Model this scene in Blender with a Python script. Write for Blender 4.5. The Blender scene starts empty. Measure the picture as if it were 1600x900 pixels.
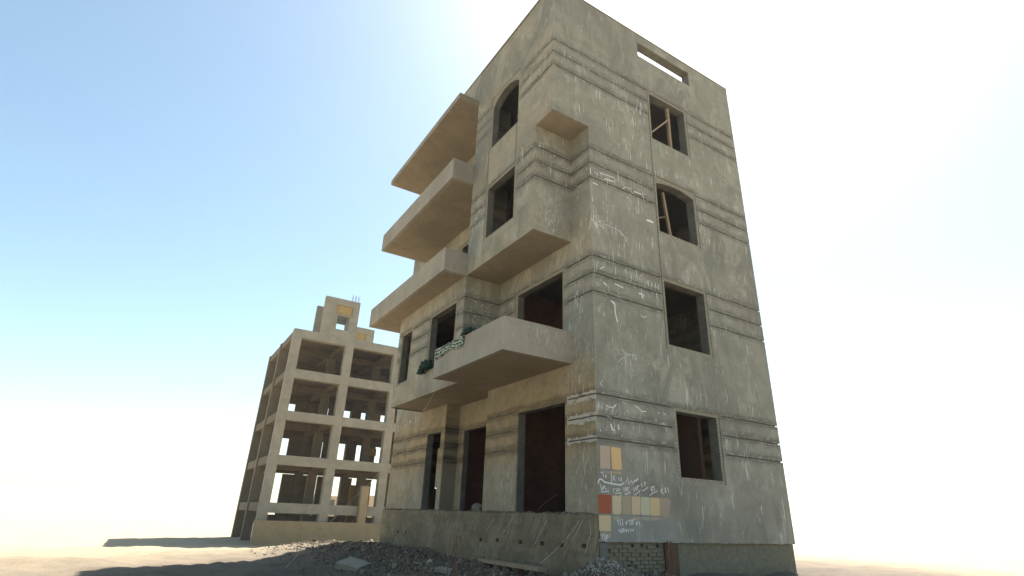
import bpy, bmesh, math, random
from mathutils import Vector, noise, Matrix
random.seed(7)
S = bpy.context.scene
C = S.collection

# ---------------------------------------------------------------- camera, sky, sun, exposure
cam_d = bpy.data.cameras.new("camera"); cam = bpy.data.objects.new("camera", cam_d); C.objects.link(cam)
S.camera = cam
CAM = Vector((9.377, -8.0327, -0.057)); YAW, PITCH, ROLL = -1.0207, 0.4032, 0.0375
_f = Vector((math.cos(PITCH)*math.sin(YAW), math.cos(PITCH)*math.cos(YAW), math.sin(PITCH)))
_r = Vector((math.cos(YAW), -math.sin(YAW), 0)); _u = _r.cross(_f)
_r2 = math.cos(ROLL)*_r + math.sin(ROLL)*_u; _u2 = -math.sin(ROLL)*_r + math.cos(ROLL)*_u
M = Matrix((( _r2.x, _u2.x, -_f.x, CAM.x), (_r2.y, _u2.y, -_f.y, CAM.y), (_r2.z, _u2.z, -_f.z, CAM.z), (0, 0, 0, 1)))
cam.matrix_world = M
cam_d.sensor_width = 36; cam_d.lens = 36*851.93/1600
cam_d.shift_x = -0.99/1600; cam_d.shift_y = -5.5/1600
cam_d.clip_start = 0.05; cam_d.clip_end = 5000

SUN_EL, SUN_AZ = math.radians(58), math.radians(-30)      # azimuth clockwise from +Y: behind the house
W = bpy.data.worlds.new("World"); S.world = W; W.use_nodes = True
nt = W.node_tree; bg = nt.nodes["Background"]
sky = nt.nodes.new("ShaderNodeTexSky"); sky.sky_type = 'NISHITA'; sky.sun_disc = False
sky.sun_elevation = SUN_EL; sky.sun_rotation = SUN_AZ
sky.air_density = 1.0; sky.dust_density = 1.1; sky.ozone_density = 1.0; sky.altitude = 50
tint = nt.nodes.new("ShaderNodeMix"); tint.data_type = 'RGBA'; tint.blend_type = 'MULTIPLY'; tint.inputs["Factor"].default_value = 1
tint.inputs[7].default_value = (.985, 1.02, .885, 1)          # the camera's white balance
nt.links.new(sky.outputs[0], tint.inputs[6]); nt.links.new(tint.outputs[2], bg.inputs[0]); bg.inputs[1].default_value = 0.08
sd = bpy.data.lights.new("sun", 'SUN'); sd.energy = 5.0; sd.angle = math.radians(0.5); sd.color = (1, 0.94, 0.85)
so = bpy.data.objects.new("sun", sd); C.objects.link(so)
sdir = Vector((math.cos(SUN_EL)*math.sin(SUN_AZ), math.cos(SUN_EL)*math.cos(SUN_AZ), math.sin(SUN_EL)))
so.rotation_euler = sdir.to_track_quat('Z', 'Y').to_euler(); so.location = sdir*60
S.view_settings.view_transform = 'Standard'; S.view_settings.look = 'None'
S.view_settings.exposure = 1.68; S.view_settings.gamma = 1
S.cycles.max_bounces = 8; S.cycles.diffuse_bounces = 5

# ---- traced marks on the walls, in wall coordinates (metres)
WR1= [[(0.092, 0.879), (0.145, 0.888), (0.163, 0.867), (0.176, 0.785)], [(0.258, 0.852), (0.226, 0.837), (0.25, 0.824), (0.218, 0.805), (0.255, 0.787)], [(0.393, 0.938), (0.394, 0.666)], [(0.432, 0.841), (0.473, 0.783), (0.495, 0.741)], [(0.489, 0.854), (0.434, 0.741)], [(0.528, 0.797), (0.54, 0.792)], [(0.567, 0.838), (0.586, 0.821), (0.604, 0.836), (0.623, 0.824), (0.599, 0.836), (0.603, 0.744)], [(0.69, 0.823), (0.651, 0.803), (0.683, 0.787), (0.644, 0.767), (0.692, 0.744)], [(0.065, 0.664), (0.091, 0.606), (0.106, 0.492), (0.316, 0.525)], [(0.138, 0.532), (0.177, 0.628), (0.232, 0.529)], [(0.149, 0.623), (0.133, 0.532)], [(0.246, 0.577), (0.258, 0.576)], [(0.29, 0.583), (0.301, 0.582)], [(0.782, 0.705), (0.817, 0.742), (0.825, 0.787)], [(0.854, 0.851), (0.891, 0.72)], [(0.878, 0.755), (0.911, 0.718), (0.895, 0.7), (0.85, 0.704)], [(0.948, 0.738), (0.976, 0.778), (0.989, 0.74), (1.051, 0.751), (1.072, 0.799), (1.09, 0.759), (1.113, 0.805), (1.129, 0.766), (1.151, 0.821), (1.173, 0.844), (1.177, 0.791)], [(0.996, 0.705), (1.012, 0.704)], [(1.027, 0.711), (1.04, 0.71)], [(0.439, 0.591), (0.451, 0.502)], [(0.48, 0.579), (0.529, 0.592), (0.532, 0.513)], [(0.557, 0.525), (0.591, 0.602), (0.611, 0.531)], [(0.639, 0.584), (0.651, 0.583)], [(0.463, 0.489), (0.56, 0.493), (0.664, 0.508)], [(0.735, 0.621), (0.747, 0.538)], [(0.814, 0.621), (0.781, 0.613), (0.778, 0.592), (0.812, 0.59), (0.815, 0.625), (0.819, 0.542)], [(0.839, 0.543), (0.845, 0.63), (0.859, 0.613), (0.886, 0.638)], [(0.744, 0.486), (0.831, 0.494), (0.927, 0.538)], [(1.017, 0.64), (1.044, 0.553)], [(1.057, 0.563), (1.095, 0.653), (1.114, 0.574)], [(1.146, 0.585), (1.135, 0.681), (1.151, 0.659), (1.172, 0.687), (1.185, 0.663), (1.195, 0.685)], [(1.026, 0.482), (1.096, 0.503), (1.232, 0.598)], [(1.258, 0.703), (1.275, 0.725), (1.306, 0.716)], [(1.258, 0.703), (1.288, 0.654)], [(1.325, 0.688), (1.335, 0.685)], [(1.354, 0.733), (1.375, 0.763), (1.411, 0.751)], [(1.354, 0.733), (1.386, 0.678)], [(1.428, 0.737), (1.439, 0.736)], [(1.282, 0.574), (1.376, 0.615), (1.478, 0.674)], [(1.544, 0.668), (1.588, 0.572)], [(1.597, 0.581), (1.58, 0.688), (1.605, 0.668), (1.626, 0.694), (1.645, 0.674), (1.669, 0.7)], [(1.646, 0.683), (1.659, 0.593)], [(1.68, 0.64), (1.69, 0.636)], [(1.711, 0.634), (1.722, 0.631)], [(1.496, 0.487), (1.579, 0.536), (1.768, 0.604)], [(1.927, 0.656), (1.87, 0.631), (1.915, 0.616), (1.858, 0.591), (1.918, 0.561), (1.957, 0.545)], [(1.955, 0.581), (1.966, 0.578)], [(2.04, 0.686), (1.99, 0.652), (2.034, 0.631), (1.99, 0.598), (2.048, 0.577)], [(2.077, 0.697), (2.125, 0.581)], [(1.902, 0.492), (2.022, 0.512), (2.153, 0.531)]]
WLINE= [(0.037, 0.662), (0.014, 0.683), (0.049, 0.739), (0.092, 0.754), (0.139, 0.736), (0.185, 0.7), (0.388, 0.677), (0.643, 0.666), (0.75, 0.712)]
WR2= [[(0.532, -0.028), (0.55, -0.135)], [(0.506, -0.055), (0.532, -0.028)], [(0.585, -0.01), (0.609, -0.15)], [(0.653, 0.0), (0.669, -0.14)], [(0.743, -0.047), (0.767, -0.121), (0.796, -0.046)], [(0.809, -0.037), (0.866, -0.032), (0.876, -0.136)], [(0.91, -0.001), (0.926, -0.126)], [(0.959, -0.117), (0.941, -0.017), (0.962, -0.033), (0.981, -0.009), (1.008, -0.024)], [(1.01, -0.089), (1.022, -0.092)], [(1.043, -0.048), (1.062, -0.128), (1.098, -0.05)], [(1.132, -0.029), (1.161, -0.138)], [(0.545, -0.208), (0.589, -0.281)], [(0.594, -0.199), (0.617, -0.289)], [(0.666, -0.19), (0.636, -0.21), (0.664, -0.226), (0.638, -0.256), (0.666, -0.268)], [(0.702, -0.189), (0.675, -0.209), (0.703, -0.225), (0.682, -0.255), (0.71, -0.263)], [(0.726, -0.205), (0.758, -0.262), (0.775, -0.196)], [(0.791, -0.204), (0.831, -0.26)], [(0.861, -0.186), (0.892, -0.259)], [(0.908, -0.201), (0.943, -0.234), (0.983, -0.192)], [(0.079, -0.313), (0.111, -0.423)], [(0.139, -0.296), (0.172, -0.439)], [(0.199, -0.343), (0.23, -0.327), (0.237, -0.374), (0.204, -0.391), (0.199, -0.343)], [(0.27, -0.366), (0.279, -0.369)]]
SWT= [[(0.089, 1.451), (0.383, 1.451), (0.37, 0.972), (0.083, 0.962)], [(0.408, 1.449), (0.693, 1.446), (0.706, 0.974), (0.419, 0.968)], [(-0.001, 0.453), (0.377, 0.451), (0.359, 0.079), (-0.014, 0.074)], [(0.4, 0.444), (0.643, 0.45), (0.631, 0.074), (0.389, 0.067)], [(0.675, 0.445), (0.934, 0.454), (0.918, 0.08), (0.66, 0.075)], [(0.954, 0.453), (1.216, 0.46), (1.196, 0.084), (0.935, 0.079)], [(1.228, 0.453), (1.499, 0.459), (1.476, 0.084), (1.206, 0.079)], [(1.506, 0.456), (1.813, 0.461), (1.785, 0.081), (1.481, 0.079)], [(1.818, 0.457), (2.126, 0.462), (2.094, 0.072), (1.787, 0.074)], [(-0.003, 0.046), (0.341, 0.049), (0.331, -0.258), (-0.01, -0.264)]]
SPL= [([(2.017, 7.698), (2.168, 7.718), (2.291, 7.707)], 0.06), ([(0.606, 4.907), (0.709, 4.881), (0.698, 4.659), (0.768, 4.408)], 0.03), ([(0.565, 4.931), (0.69, 4.91)], 0.03), ([(0.957, 2.753), (0.977, 2.749)], 0.09), ([(0.218, 2.897), (0.157, 2.799), (0.231, 2.752)], 0.012), ([(0.291, 2.353), (0.384, 2.308), (0.518, 2.31), (0.599, 2.393)], 0.02), ([(1.199, 2.442), (1.318, 2.397), (1.416, 2.335), (1.563, 2.353)], 0.02), ([(1.947, 2.385), (1.988, 2.36)], 0.03), ([(2.163, 2.381), (2.204, 2.356)], 0.03), ([(0.424, 1.943), (0.474, 1.823), (0.53, 1.801)], 0.04), ([(0.653, 1.955), (0.665, 1.829)], 0.03), ([(0.486, 2.049), (0.317, 2.1)], 0.008), ([(0.997, 2.445), (0.8, 2.478)], 0.006), ([(-0.074, 3.282), (-0.053, 3.362)], 0.01), ([(0.244, 5.712), (0.395, 5.807)], 0.02), ([(0.356, 5.376), (0.458, 5.316)], 0.035), ([(0.717, 5.435), (0.887, 5.408), (1.016, 5.388)], 0.025), ([(1.093, 5.928), (1.154, 5.836)], 0.015), ([(1.547, 5.379), (1.705, 5.364), (1.651, 5.262)], 0.035), ([(1.545, 4.781), (1.653, 4.736), (1.794, 4.802)], 0.012), ([(1.906, 5.835), (1.916, 5.69)], 0.015), ([(2.047, 5.834), (2.057, 5.689)], 0.012), ([(2.189, 5.834), (2.199, 5.688)], 0.012), ([(2.308, 5.828), (2.315, 5.662)], 0.012), ([(0.351, 8.608), (0.556, 8.628), (0.882, 8.652)], 0.02), ([(0.016, 8.638), (0.032, 8.44)], 0.025), ([(0.504, 8.483), (0.828, 8.506)], 0.03), ([(1.589, 8.481), (1.91, 8.495)], 0.03), ([(1.227, 8.492), (1.495, 8.53)], 0.015), ([(0.092, 8.2), (0.268, 8.188)], 0.03), ([(0.057, 7.75), (0.074, 7.6)], 0.02), ([(0.036, 7.05), (0.183, 6.967), (0.222, 6.867)], 0.012), ([(0.098, 6.996), (0.462, 6.927)], 0.008), ([(-0.008, 6.998), (-0.058, 6.702)], 0.01), ([(0.468, 7.062), (0.866, 7.039), (1.109, 6.925), (1.299, 6.677)], 0.01), ([(0.255, 7.181), (0.353, 6.91)], 0.006), ([(0.979, 7.037), (1.197, 6.876), (1.136, 6.628)], 0.008), ([(0.835, 3.756), (0.995, 3.674), (1.138, 3.636)], 0.008), ([(0.924, 3.534), (1.099, 3.677), (1.352, 3.674)], 0.006), ([(0.713, 3.403), (0.926, 3.566)], 0.006), ([(1.202, 3.647), (1.365, 3.564)], 0.005), ([(0.999, 3.738), (1.049, 3.556)], 0.005), ([(0.714, 2.004), (0.751, 1.98)], 0.01)]
HOLES=[(-4.67, -0.64), (-3.81, -0.61), (-2.73, -0.6), (-1.83, -0.58), (-1.11, -0.57), (-0.34, -0.55), (-10.63, -0.67), (-9.93, -0.64)]
ROPE_P=[(-5.81, -1.25, 3.52), (-5.21, -1.9, 2.61), (-5.73, -2.6, 1.16), (-6.25, -3.3, 0.16)]
SPLATS=[('x', 0.0, 0.14, 6.95, 0.12, 0.14, 90, 0.018, 0.3, 'white paint flecks on the side wall'), ('x', 0.0, 0.58, 7.04, 0.22, 0.12, 60, 0.014, 0.2, 'white paint flecks on the side wall'), ('x', 0.0, 1.13, 6.89, 0.12, 0.2, 50, 0.014, 0.3, 'white paint flecks on the side wall'), ('x', 0.0, 1.03, 3.58, 0.25, 0.22, 70, 0.012, 0.3, 'white paint flecks on the side wall'), ('x', 0.0, 0.46, 2.26, 0.25, 0.08, 50, 0.015, 0.1, 'white paint flecks on the side wall'), ('x', 0.0, 0.54, 1.91, 0.2, 0.1, 40, 0.016, 0.1, 'white paint flecks on the side wall'), ('x', 0.0, 1.28, 5.72, 0.6, 0.25, 60, 0.02, 0.3, 'white paint flecks on the side wall'), ('x', 0.0, 2.09, 5.75, 0.25, 0.12, 45, 0.014, 0.8, 'white paint flecks on the side wall'), ('x', 0.0, 0.64, 8.52, 0.4, 0.12, 55, 0.022, 0.2, 'white paint flecks on the side wall'), ('x', 0.0, 1.46, 8.41, 0.3, 0.1, 40, 0.022, 0.2, 'white paint flecks on the side wall'), ('x', 0.0, 1.09, 12.65, 1.2, 0.2, 40, 0.02, 0.2, 'white paint flecks on the side wall'), ('x', 0.0, 1.65, 11.2, 0.5, 0.5, 40, 0.02, 0.9, 'white paint flecks on the side wall'), ('x', 0.0, 0.96, 10.17, 0.5, 0.5, 30, 0.018, 0.9, 'white paint flecks on the side wall'), ('x', 0.0, 0.27, 4.86, 0.3, 0.4, 40, 0.012, 0.9, 'white paint flecks on the side wall'), ('x', 0.0, 1.29, 4.25, 0.6, 0.5, 40, 0.012, 0.9, 'white paint flecks on the side wall'), ('x', 0.0, 1.42, 3.14, 0.5, 0.35, 30, 0.012, 0.9, 'white paint flecks on the side wall'), ('x', 0.0, 1.55, 2.17, 0.4, 0.15, 30, 0.02, 0.2, 'white paint flecks on the side wall'), ('y', 0, -0.49, 6.37, 0.1, 0.3, 30, 0.014, 0.9, 'white paint flecks on the front'), ('y', 0, -0.64, 5.52, 0.12, 0.2, 35, 0.016, 0.4, 'white paint flecks on the front'), ('y', 0, -0.52, 4.96, 0.12, 0.12, 35, 0.016, 0.3, 'white paint flecks on the front'), ('y', 0, -0.54, 3.97, 0.15, 0.4, 50, 0.014, 0.9, 'white paint flecks on the front'), ('y', 0, -0.44, 3.0, 0.2, 0.3, 25, 0.014, 0.7, 'white paint flecks on the front'), ('y', 0, -0.45, 0.87, 0.2, 0.45, 60, 0.014, 0.9, 'white paint flecks on the front'), ('y', 0, -3.7, 0.69, 0.3, 0.4, 35, 0.014, 0.9, 'white paint flecks on the front'), ('y', 0, -10.55, 1.73, 0.8, 0.5, 60, 0.016, 0.7, 'white paint flecks on the front'), ('y', 0, -10.95, 3.17, 0.7, 0.1, 40, 0.03, 0.3, 'white paint flecks on the front'), ('y', -1.234, -1.32, 9.37, 0.2, 0.3, 25, 0.02, 0.5, 'white paint flecks on the front'), ('y', -1.234, -4.05, 8.82, 0.2, 0.5, 35, 0.022, 0.3, 'white paint flecks on the front'), ('y', -1.234, -1.2, 6.86, 0.5, 0.3, 25, 0.016, 0.7, 'white paint flecks on the front'), ('y', -1.234, -0.59, 11.6, 0.5, 0.3, 20, 0.022, 0.4, 'white paint flecks on the front'), ('y', -1.234, -0.64, 7.74, 0.1, 0.3, 25, 0.014, 0.7, 'white paint flecks on the front'), ('x', -0.802, -0.6, 7.27, 0.25, 0.3, 110, 0.012, 0.4, 'white paint flecks on the return'), ('x', -0.802, -0.61, 9.0, 0.25, 0.25, 50, 0.018, 0.1, 'white paint flecks on the return'), ('x', -0.802, -0.86, 3.86, 0.5, 0.25, 60, 0.012, 0.8, 'white paint flecks on the return'), ('x', -4.463, -0.56, 5.64, 0.3, 0.25, 60, 0.022, 0.1, 'white paint flecks on the return')]
# ---------------------------------------------------------------- helpers
def link(o, parent=None):
    C.objects.link(o)
    if parent is not None:
        o.parent = parent; o.matrix_parent_inverse = Matrix.Translation(-parent.location)
    return o
def tag(o, label=None, cat=None, group=None, kind=None):
    if label: o['label'] = label
    if cat: o['category'] = cat
    if group: o['group'] = group
    if kind: o['kind'] = kind
    return o
def thing(name, loc, label, cat, group=None):
    o = bpy.data.objects.new(name, None); o.location = loc; C.objects.link(o); o.empty_display_size = .3
    return tag(o, label, cat, group)
def mk(name, bm, mat, parent=None, smooth=False):
    me = bpy.data.meshes.new(name)
    bmesh.ops.recalc_face_normals(bm, faces=bm.faces)
    bm.to_mesh(me); bm.free(); me.materials.append(mat)
    if smooth:
        for p in me.polygons: p.use_smooth = True
    return link(bpy.data.objects.new(name, me), parent)
def box(bm, x0, x1, y0, y1, z0, z1):
    if x1 < x0: x0, x1 = x1, x0
    if y1 < y0: y0, y1 = y1, y0
    if z1 < z0: z0, z1 = z1, z0
    v = [bm.verts.new(p) for p in ((x0,y0,z0),(x1,y0,z0),(x1,y1,z0),(x0,y1,z0),(x0,y0,z1),(x1,y0,z1),(x1,y1,z1),(x0,y1,z1))]
    for f in ((0,3,2,1),(4,5,6,7),(0,1,5,4),(1,2,6,5),(2,3,7,6),(3,0,4,7)): bm.faces.new([v[i] for i in f])
def P3(axis, d, u, v):            # axis = the normal's axis
    return (d, u, v) if axis == 'x' else ((u, d, v) if axis == 'y' else (u, v, d))
def cells(bm, axis, d0, d1, add, sub=()):
    """solid of constant thickness d0..d1 across `axis`, made of rectangles minus rectangles (butted cells, no inner faces)"""
    us = sorted({round(r[i], 5) for r in list(add)+list(sub) for i in (0, 1)}); vs = sorted({round(r[i], 5) for r in list(add)+list(sub) for i in (2, 3)})
    occ = {}
    for i in range(len(us)-1):
        for j in range(len(vs)-1):
            cu, cv = (us[i]+us[i+1])/2, (vs[j]+vs[j+1])/2
            ins = any(r[0] < cu < r[1] and r[2] < cv < r[3] for r in add)
            if ins and any(r[0] < cu < r[1] and r[2] < cv < r[3] for r in sub): ins = False
            occ[i, j] = ins
    vc = {}
    def V(d, i, j):
        k = (d, i, j)
        if k not in vc: vc[k] = bm.verts.new(P3(axis, d, us[i], vs[j]))
        return vc[k]
    for (i, j), o in occ.items():
        if not o: continue
        for d in (d0, d1):
            bm.faces.new([V(d,i,j), V(d,i+1,j), V(d,i+1,j+1), V(d,i,j+1)])
        for (di, dj, a, b) in ((-1,0,(i,j),(i,j+1)), (1,0,(i+1,j),(i+1,j+1)), (0,-1,(i,j),(i+1,j)), (0,1,(i,j+1),(i+1,j+1))):
            if not occ.get((i+di, j+dj), False):
                bm.faces.new([V(d0,*a), V(d0,*b), V(d1,*b), V(d1,*a)])
def arch_fill(bm, axis, d0, d1, u0, u1, zs, rise, ztop, n=20):
    """spandrels that turn a rectangular hole top into a segmental arch"""
    w = (u1-u0)/2; R = (w*w+rise*rise)/(2*rise); cz = zs+rise-R; cu = (u0+u1)/2
    pts = [(u0+(u1-u0)*k/n, cz+math.sqrt(max(R*R-(u0+(u1-u0)*k/n-cu)**2, 0))) for k in range(n+1)]
    fr = [[bm.verts.new(P3(axis, d, u, z)) for u, z in pts] for d in (d0, d1)]
    tp = [[bm.verts.new(P3(axis, d, u, ztop)) for u, z in pts] for d in (d0, d1)]
    for k in range(n):
        for q in (0, 1): bm.faces.new([fr[q][k], fr[q][k+1], tp[q][k+1], tp[q][k]])
        bm.faces.new([fr[0][k], fr[0][k+1], fr[1][k+1], fr[1][k]])
        bm.faces.new([tp[0][k], tp[0][k+1], tp[1][k+1], tp[1][k]])
    return pts
def stroke(bm, pts, w, x=0.004, th=0.003):
    """flat painted line on the x=0 wall through (y,z) points, ragged like chalk"""
    P = []
    for (a, b) in zip(pts[:-1], pts[1:]):
        n = max(2, int(math.dist(a, b)/0.02))
        for k in range(n): P.append((a[0]+(b[0]-a[0])*k/n, a[1]+(b[1]-a[1])*k/n))
    P.append(pts[-1]); L = []
    for i, p in enumerate(P):
        a = P[max(i-1, 0)]; b = P[min(i+1, len(P)-1)]
        dy, dz = b[0]-a[0], b[1]-a[1]; l = math.hypot(dy, dz) or 1
        ww = w*.5*(1+.35*noise.noise(Vector((p[0]*40, p[1]*40, 3))))
        if i in (0, len(P)-1): ww *= .55
        L.append(((p[0]-dz/l*ww, p[1]+dy/l*ww), (p[0]+dz/l*ww, p[1]-dy/l*ww)))
    vs = [[bm.verts.new((x, *q)) for q in pr] for pr in L]
    bk = [[bm.verts.new((x-th, *q)) for q in pr] for pr in L]
    for i in range(len(L)-1):
        bm.faces.new([vs[i][0], vs[i+1][0], vs[i+1][1], vs[i][1]])
        for s in (0, 1): bm.faces.new([vs[i][s], vs[i+1][s], bk[i+1][s], bk[i][s]])
def tube(bm, pts, r, n=6):
    rings = []
    for i, p in enumerate(pts):
        p = Vector(p); t = (Vector(pts[min(i+1, len(pts)-1)])-Vector(pts[max(i-1, 0)])).normalized()
        a = t.orthogonal().normalized(); b = t.cross(a)
        rings.append([bm.verts.new(p+r*(math.cos(2*math.pi*k/n)*a+math.sin(2*math.pi*k/n)*b)) for k in range(n)])
    for i in range(len(rings)-1):
        for k in range(n): bm.faces.new([rings[i][k], rings[i][(k+1) % n], rings[i+1][(k+1) % n], rings[i+1][k]])
    bm.faces.new(rings[0]); bm.faces.new(rings[-1])

# ---------------------------------------------------------------- materials
class NT:
    def __init__(s, name, rough=.9):
        s.m = bpy.data.materials.new(name); s.m.use_nodes = True; s.t = s.m.node_tree; s.n = s.t.nodes
        s.b = s.n["Principled BSDF"]; s.b.inputs["Roughness"].default_value = rough
        if "Specular IOR Level" in s.b.inputs: s.b.inputs["Specular IOR Level"].default_value = .25
        s.pos = s.new("ShaderNodeNewGeometry").outputs["Position"]
    def new(s, t, **k):
        n = s.n.new(t)
        for a, b in k.items(): setattr(n, a, b)
        return n
    def L(s, a, b): s.t.links.new(a, b)
    def val(s, x, sock):
        if isinstance(x, (int, float)): sock.default_value = x
        elif isinstance(x, tuple): sock.default_value = (*x, 1) if len(x) == 3 and sock.type == 'RGBA' else x
        else: s.L(x, sock)
    def math(s, op, a, b=0., c=0.):
        n = s.new("ShaderNodeMath", operation=op); s.val(a, n.inputs[0]); s.val(b, n.inputs[1])
        if len(n.inputs) > 2: s.val(c, n.inputs[2])
        return n.outputs[0]
    def map(s, scale=(1,1,1), rot=(0,0,0), vec=None):
        n = s.new("ShaderNodeMapping"); s.L(vec or s.pos, n.inputs[0]); n.inputs["Scale"].default_value = scale; n.inputs["Rotation"].default_value = rot
        return n.outputs[0]
    def noise(s, scale, detail=4, rough=.55, vec=None, dist=0.):
        n = s.new("ShaderNodeTexNoise"); s.L(vec or s.pos, n.inputs["Vector"]); n.inputs["Scale"].default_value = scale
        n.inputs["Detail"].default_value = detail; n.inputs["Roughness"].default_value = rough; n.inputs["Distortion"].default_value = dist
        return n.outputs["Fac"]
    def ramp(s, v, lo, hi, a=0., b=1.):
        n = s.new("ShaderNodeMapRange", interpolation_type='SMOOTHSTEP'); s.L(v, n.inputs[0])
        for i, q in enumerate((lo, hi, a, b)): n.inputs[i+1].default_value = q
        return n.outputs[0]
    def mix(s, f, a, b, mode='MIX'):
        n = s.new("ShaderNodeMix", data_type='RGBA', blend_type=mode); s.val(f, n.inputs["Factor"])
        s.val(a, n.inputs[6]); s.val(b, n.inputs[7]); return n.outputs[2]
    def bump(s, h, dist, strength=1., prev=None):
        n = s.new("ShaderNodeBump"); s.L(h, n.inputs["Height"]); n.inputs["Distance"].default_value = dist; n.inputs["Strength"].default_value = strength
        if prev: s.L(prev, n.inputs["Normal"])
        return n.outputs[0]
    def fin(s, col, nrm=None):
        s.val(col, s.b.inputs["Base Color"])
        if nrm: s.L(nrm, s.b.inputs["Normal"])
        return s.m

G2 = (2.565, 2.075, 1.597); G3 = (6.044, 5.561, 5.078); G4 = (9.32, 8.835, 8.365); G5 = (12.57, 12.105, 11.63)
def wall_u(t):     # running coordinate along either wall direction
    sx = t.new("ShaderNodeSeparateXYZ"); t.L(t.pos, sx.inputs[0])
    u = t.math('ADD', sx.outputs[0], t.math('MULTIPLY', sx.outputs[1], 1.37))
    return sx, u
def plaster(name, base, warm, drips=1., bands=True, rough_s=.5, soft=1.):
    t = NT(name); sx, u = wall_u(t); z = sx.outputs[2]
    big = t.noise(.55, 5, .6); mid = t.noise(2.3, 6, .65, dist=.6); fine = t.noise(38, 5, .7); grit = t.noise(160, 2, .6)
    col = t.mix(t.math('MULTIPLY', t.ramp(big, .38, .62), t.math('ADD', .15, t.math('MULTIPLY', t.math('LESS_THAN', sx.outputs[0], -.05), .85))), base, warm)  # front gets more of the warm tone: ground bounce painted into the colour
    col = t.mix(t.ramp(t.noise(.42, 4, .6, vec=t.map((1, 1, .55)), dist=.8), .45, .61, 0, .7*soft), col, tuple(c*.60 for c in base))
    col = t.mix(t.ramp(mid, .42, .66, 0, .5*soft), col, tuple(c*.70 for c in base))
    light = t.noise(1.1, 7, .7, vec=t.map((1, 1, .45)), dist=1.2)
    col = t.mix(t.ramp(light, .50, .63, 0, .6*soft), col, tuple(min(1, c*1.38) for c in base))
    edge = t.noise(.8, 6, .72, vec=t.map((1, 1, 1.6)), dist=1.0)          # overlapping coats of cement with a ragged tide line
    col = t.mix(t.ramp(edge, .50, .53, 0, .22*soft), col, tuple(c*.6 for c in base))
    col = t.mix(t.ramp(fine, .3, .7, .28, 0), col, tuple(c*.55 for c in base))
    # vertical washing of the cement
    cb = t.new("ShaderNodeCombineXYZ"); t.L(u, cb.inputs[0]); t.L(z, cb.inputs[2])
    uv = cb.outputs[0]
    wash = t.noise(5, 5, .7, vec=t.map((1, 1, .12), vec=uv))
    col = t.mix(t.ramp(wash, .56, .74, 0, .25), col, tuple(c*.6 for c in base))
    col = t.mix(t.ramp(wash, .30, .42, .18, 0), col, tuple(min(1, c*1.3) for c in base))
    if bands:          # darker re-worked mortar along the grooves, moulding shade painted in with it
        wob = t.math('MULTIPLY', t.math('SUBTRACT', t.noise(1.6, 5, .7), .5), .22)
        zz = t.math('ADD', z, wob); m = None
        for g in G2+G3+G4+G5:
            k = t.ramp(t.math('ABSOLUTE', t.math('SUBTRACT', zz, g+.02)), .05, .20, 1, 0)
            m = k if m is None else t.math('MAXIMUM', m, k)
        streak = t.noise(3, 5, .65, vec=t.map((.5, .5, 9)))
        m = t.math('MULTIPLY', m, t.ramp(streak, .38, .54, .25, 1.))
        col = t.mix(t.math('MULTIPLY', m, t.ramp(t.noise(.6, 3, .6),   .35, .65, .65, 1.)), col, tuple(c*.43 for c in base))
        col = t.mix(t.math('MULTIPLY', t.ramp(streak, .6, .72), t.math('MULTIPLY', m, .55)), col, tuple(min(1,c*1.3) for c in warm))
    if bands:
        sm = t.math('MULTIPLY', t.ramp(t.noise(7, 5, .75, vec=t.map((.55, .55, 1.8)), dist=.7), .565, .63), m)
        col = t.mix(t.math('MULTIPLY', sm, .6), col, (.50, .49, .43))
    if drips:
        zone = t.noise(1.5, 5, .75, vec=t.map((1, 1, 1)))
        d1 = t.noise(1, 3, .5, vec=t.map((21, 1, 1.2), vec=uv)); d2 = t.noise(1, 2, .5, vec=t.map((48, 1, 2.6), vec=uv))
        dd = t.math('MAXIMUM', t.ramp(d1, .585, .625), t.math('MULTIPLY', t.ramp(d2, .67, .71), .45))
        dd = t.math('MULTIPLY', dd, t.ramp(zone, .50, .60))
        side = t.math('ADD', .38, t.math('MULTIPLY', t.ramp(u, -1.6, -.9), .62))          # the corner got most of the paint
        dd = t.math('MULTIPLY', dd, t.math('MULTIPLY', side, t.ramp(z, 12.0, 12.9, 1, .12)))
        vo = t.new("ShaderNodeTexVoronoi"); t.L(t.map((1, 1, .8)), vo.inputs["Vector"]); vo.inputs["Scale"].default_value = 9
        rg = t.noise(17, 4, .7)
        spot = t.math('MULTIPLY', t.ramp(t.math('ADD', vo.outputs["Distance"], t.math('MULTIPLY', rg, .3)), .2, .25, 1, 0), t.ramp(t.noise(1.3, 3, .6), .5, .6))
        spl = t.math('MULTIPLY', t.ramp(t.noise(11, 6, .75, dist=1.5), .62, .67), t.ramp(t.noise(.9, 3, .6, vec=t.map((1.3, 1.3, 1.3))), .50, .6))
        dd = t.math('MAXIMUM', dd, t.math('MAXIMUM', spot, spl))
        col = t.mix(t.math('MULTIPLY', dd, .8*drips), col, (.60, .59, .53))
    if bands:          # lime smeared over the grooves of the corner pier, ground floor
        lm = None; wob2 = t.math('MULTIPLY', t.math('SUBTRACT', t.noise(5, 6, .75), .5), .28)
        dz = t.math('MULTIPLY', t.math('MULTIPLY', t.ramp(t.math('ADD', z, wob2), 2.6, 3.8, 1, 0), t.ramp(t.math('ADD', z, wob2), 1.15, 1.5, .5, 1)), t.math('LESS_THAN', sx.outputs[0], -.01))     # brown dirt plus painted warm ground bounce on the ground floor front
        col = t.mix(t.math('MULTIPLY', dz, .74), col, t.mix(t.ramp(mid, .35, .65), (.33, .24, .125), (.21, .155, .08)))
        col = t.mix(t.math('MULTIPLY', t.math('MULTIPLY', dz, m), .8), col, (.115, .09, .052))
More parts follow.
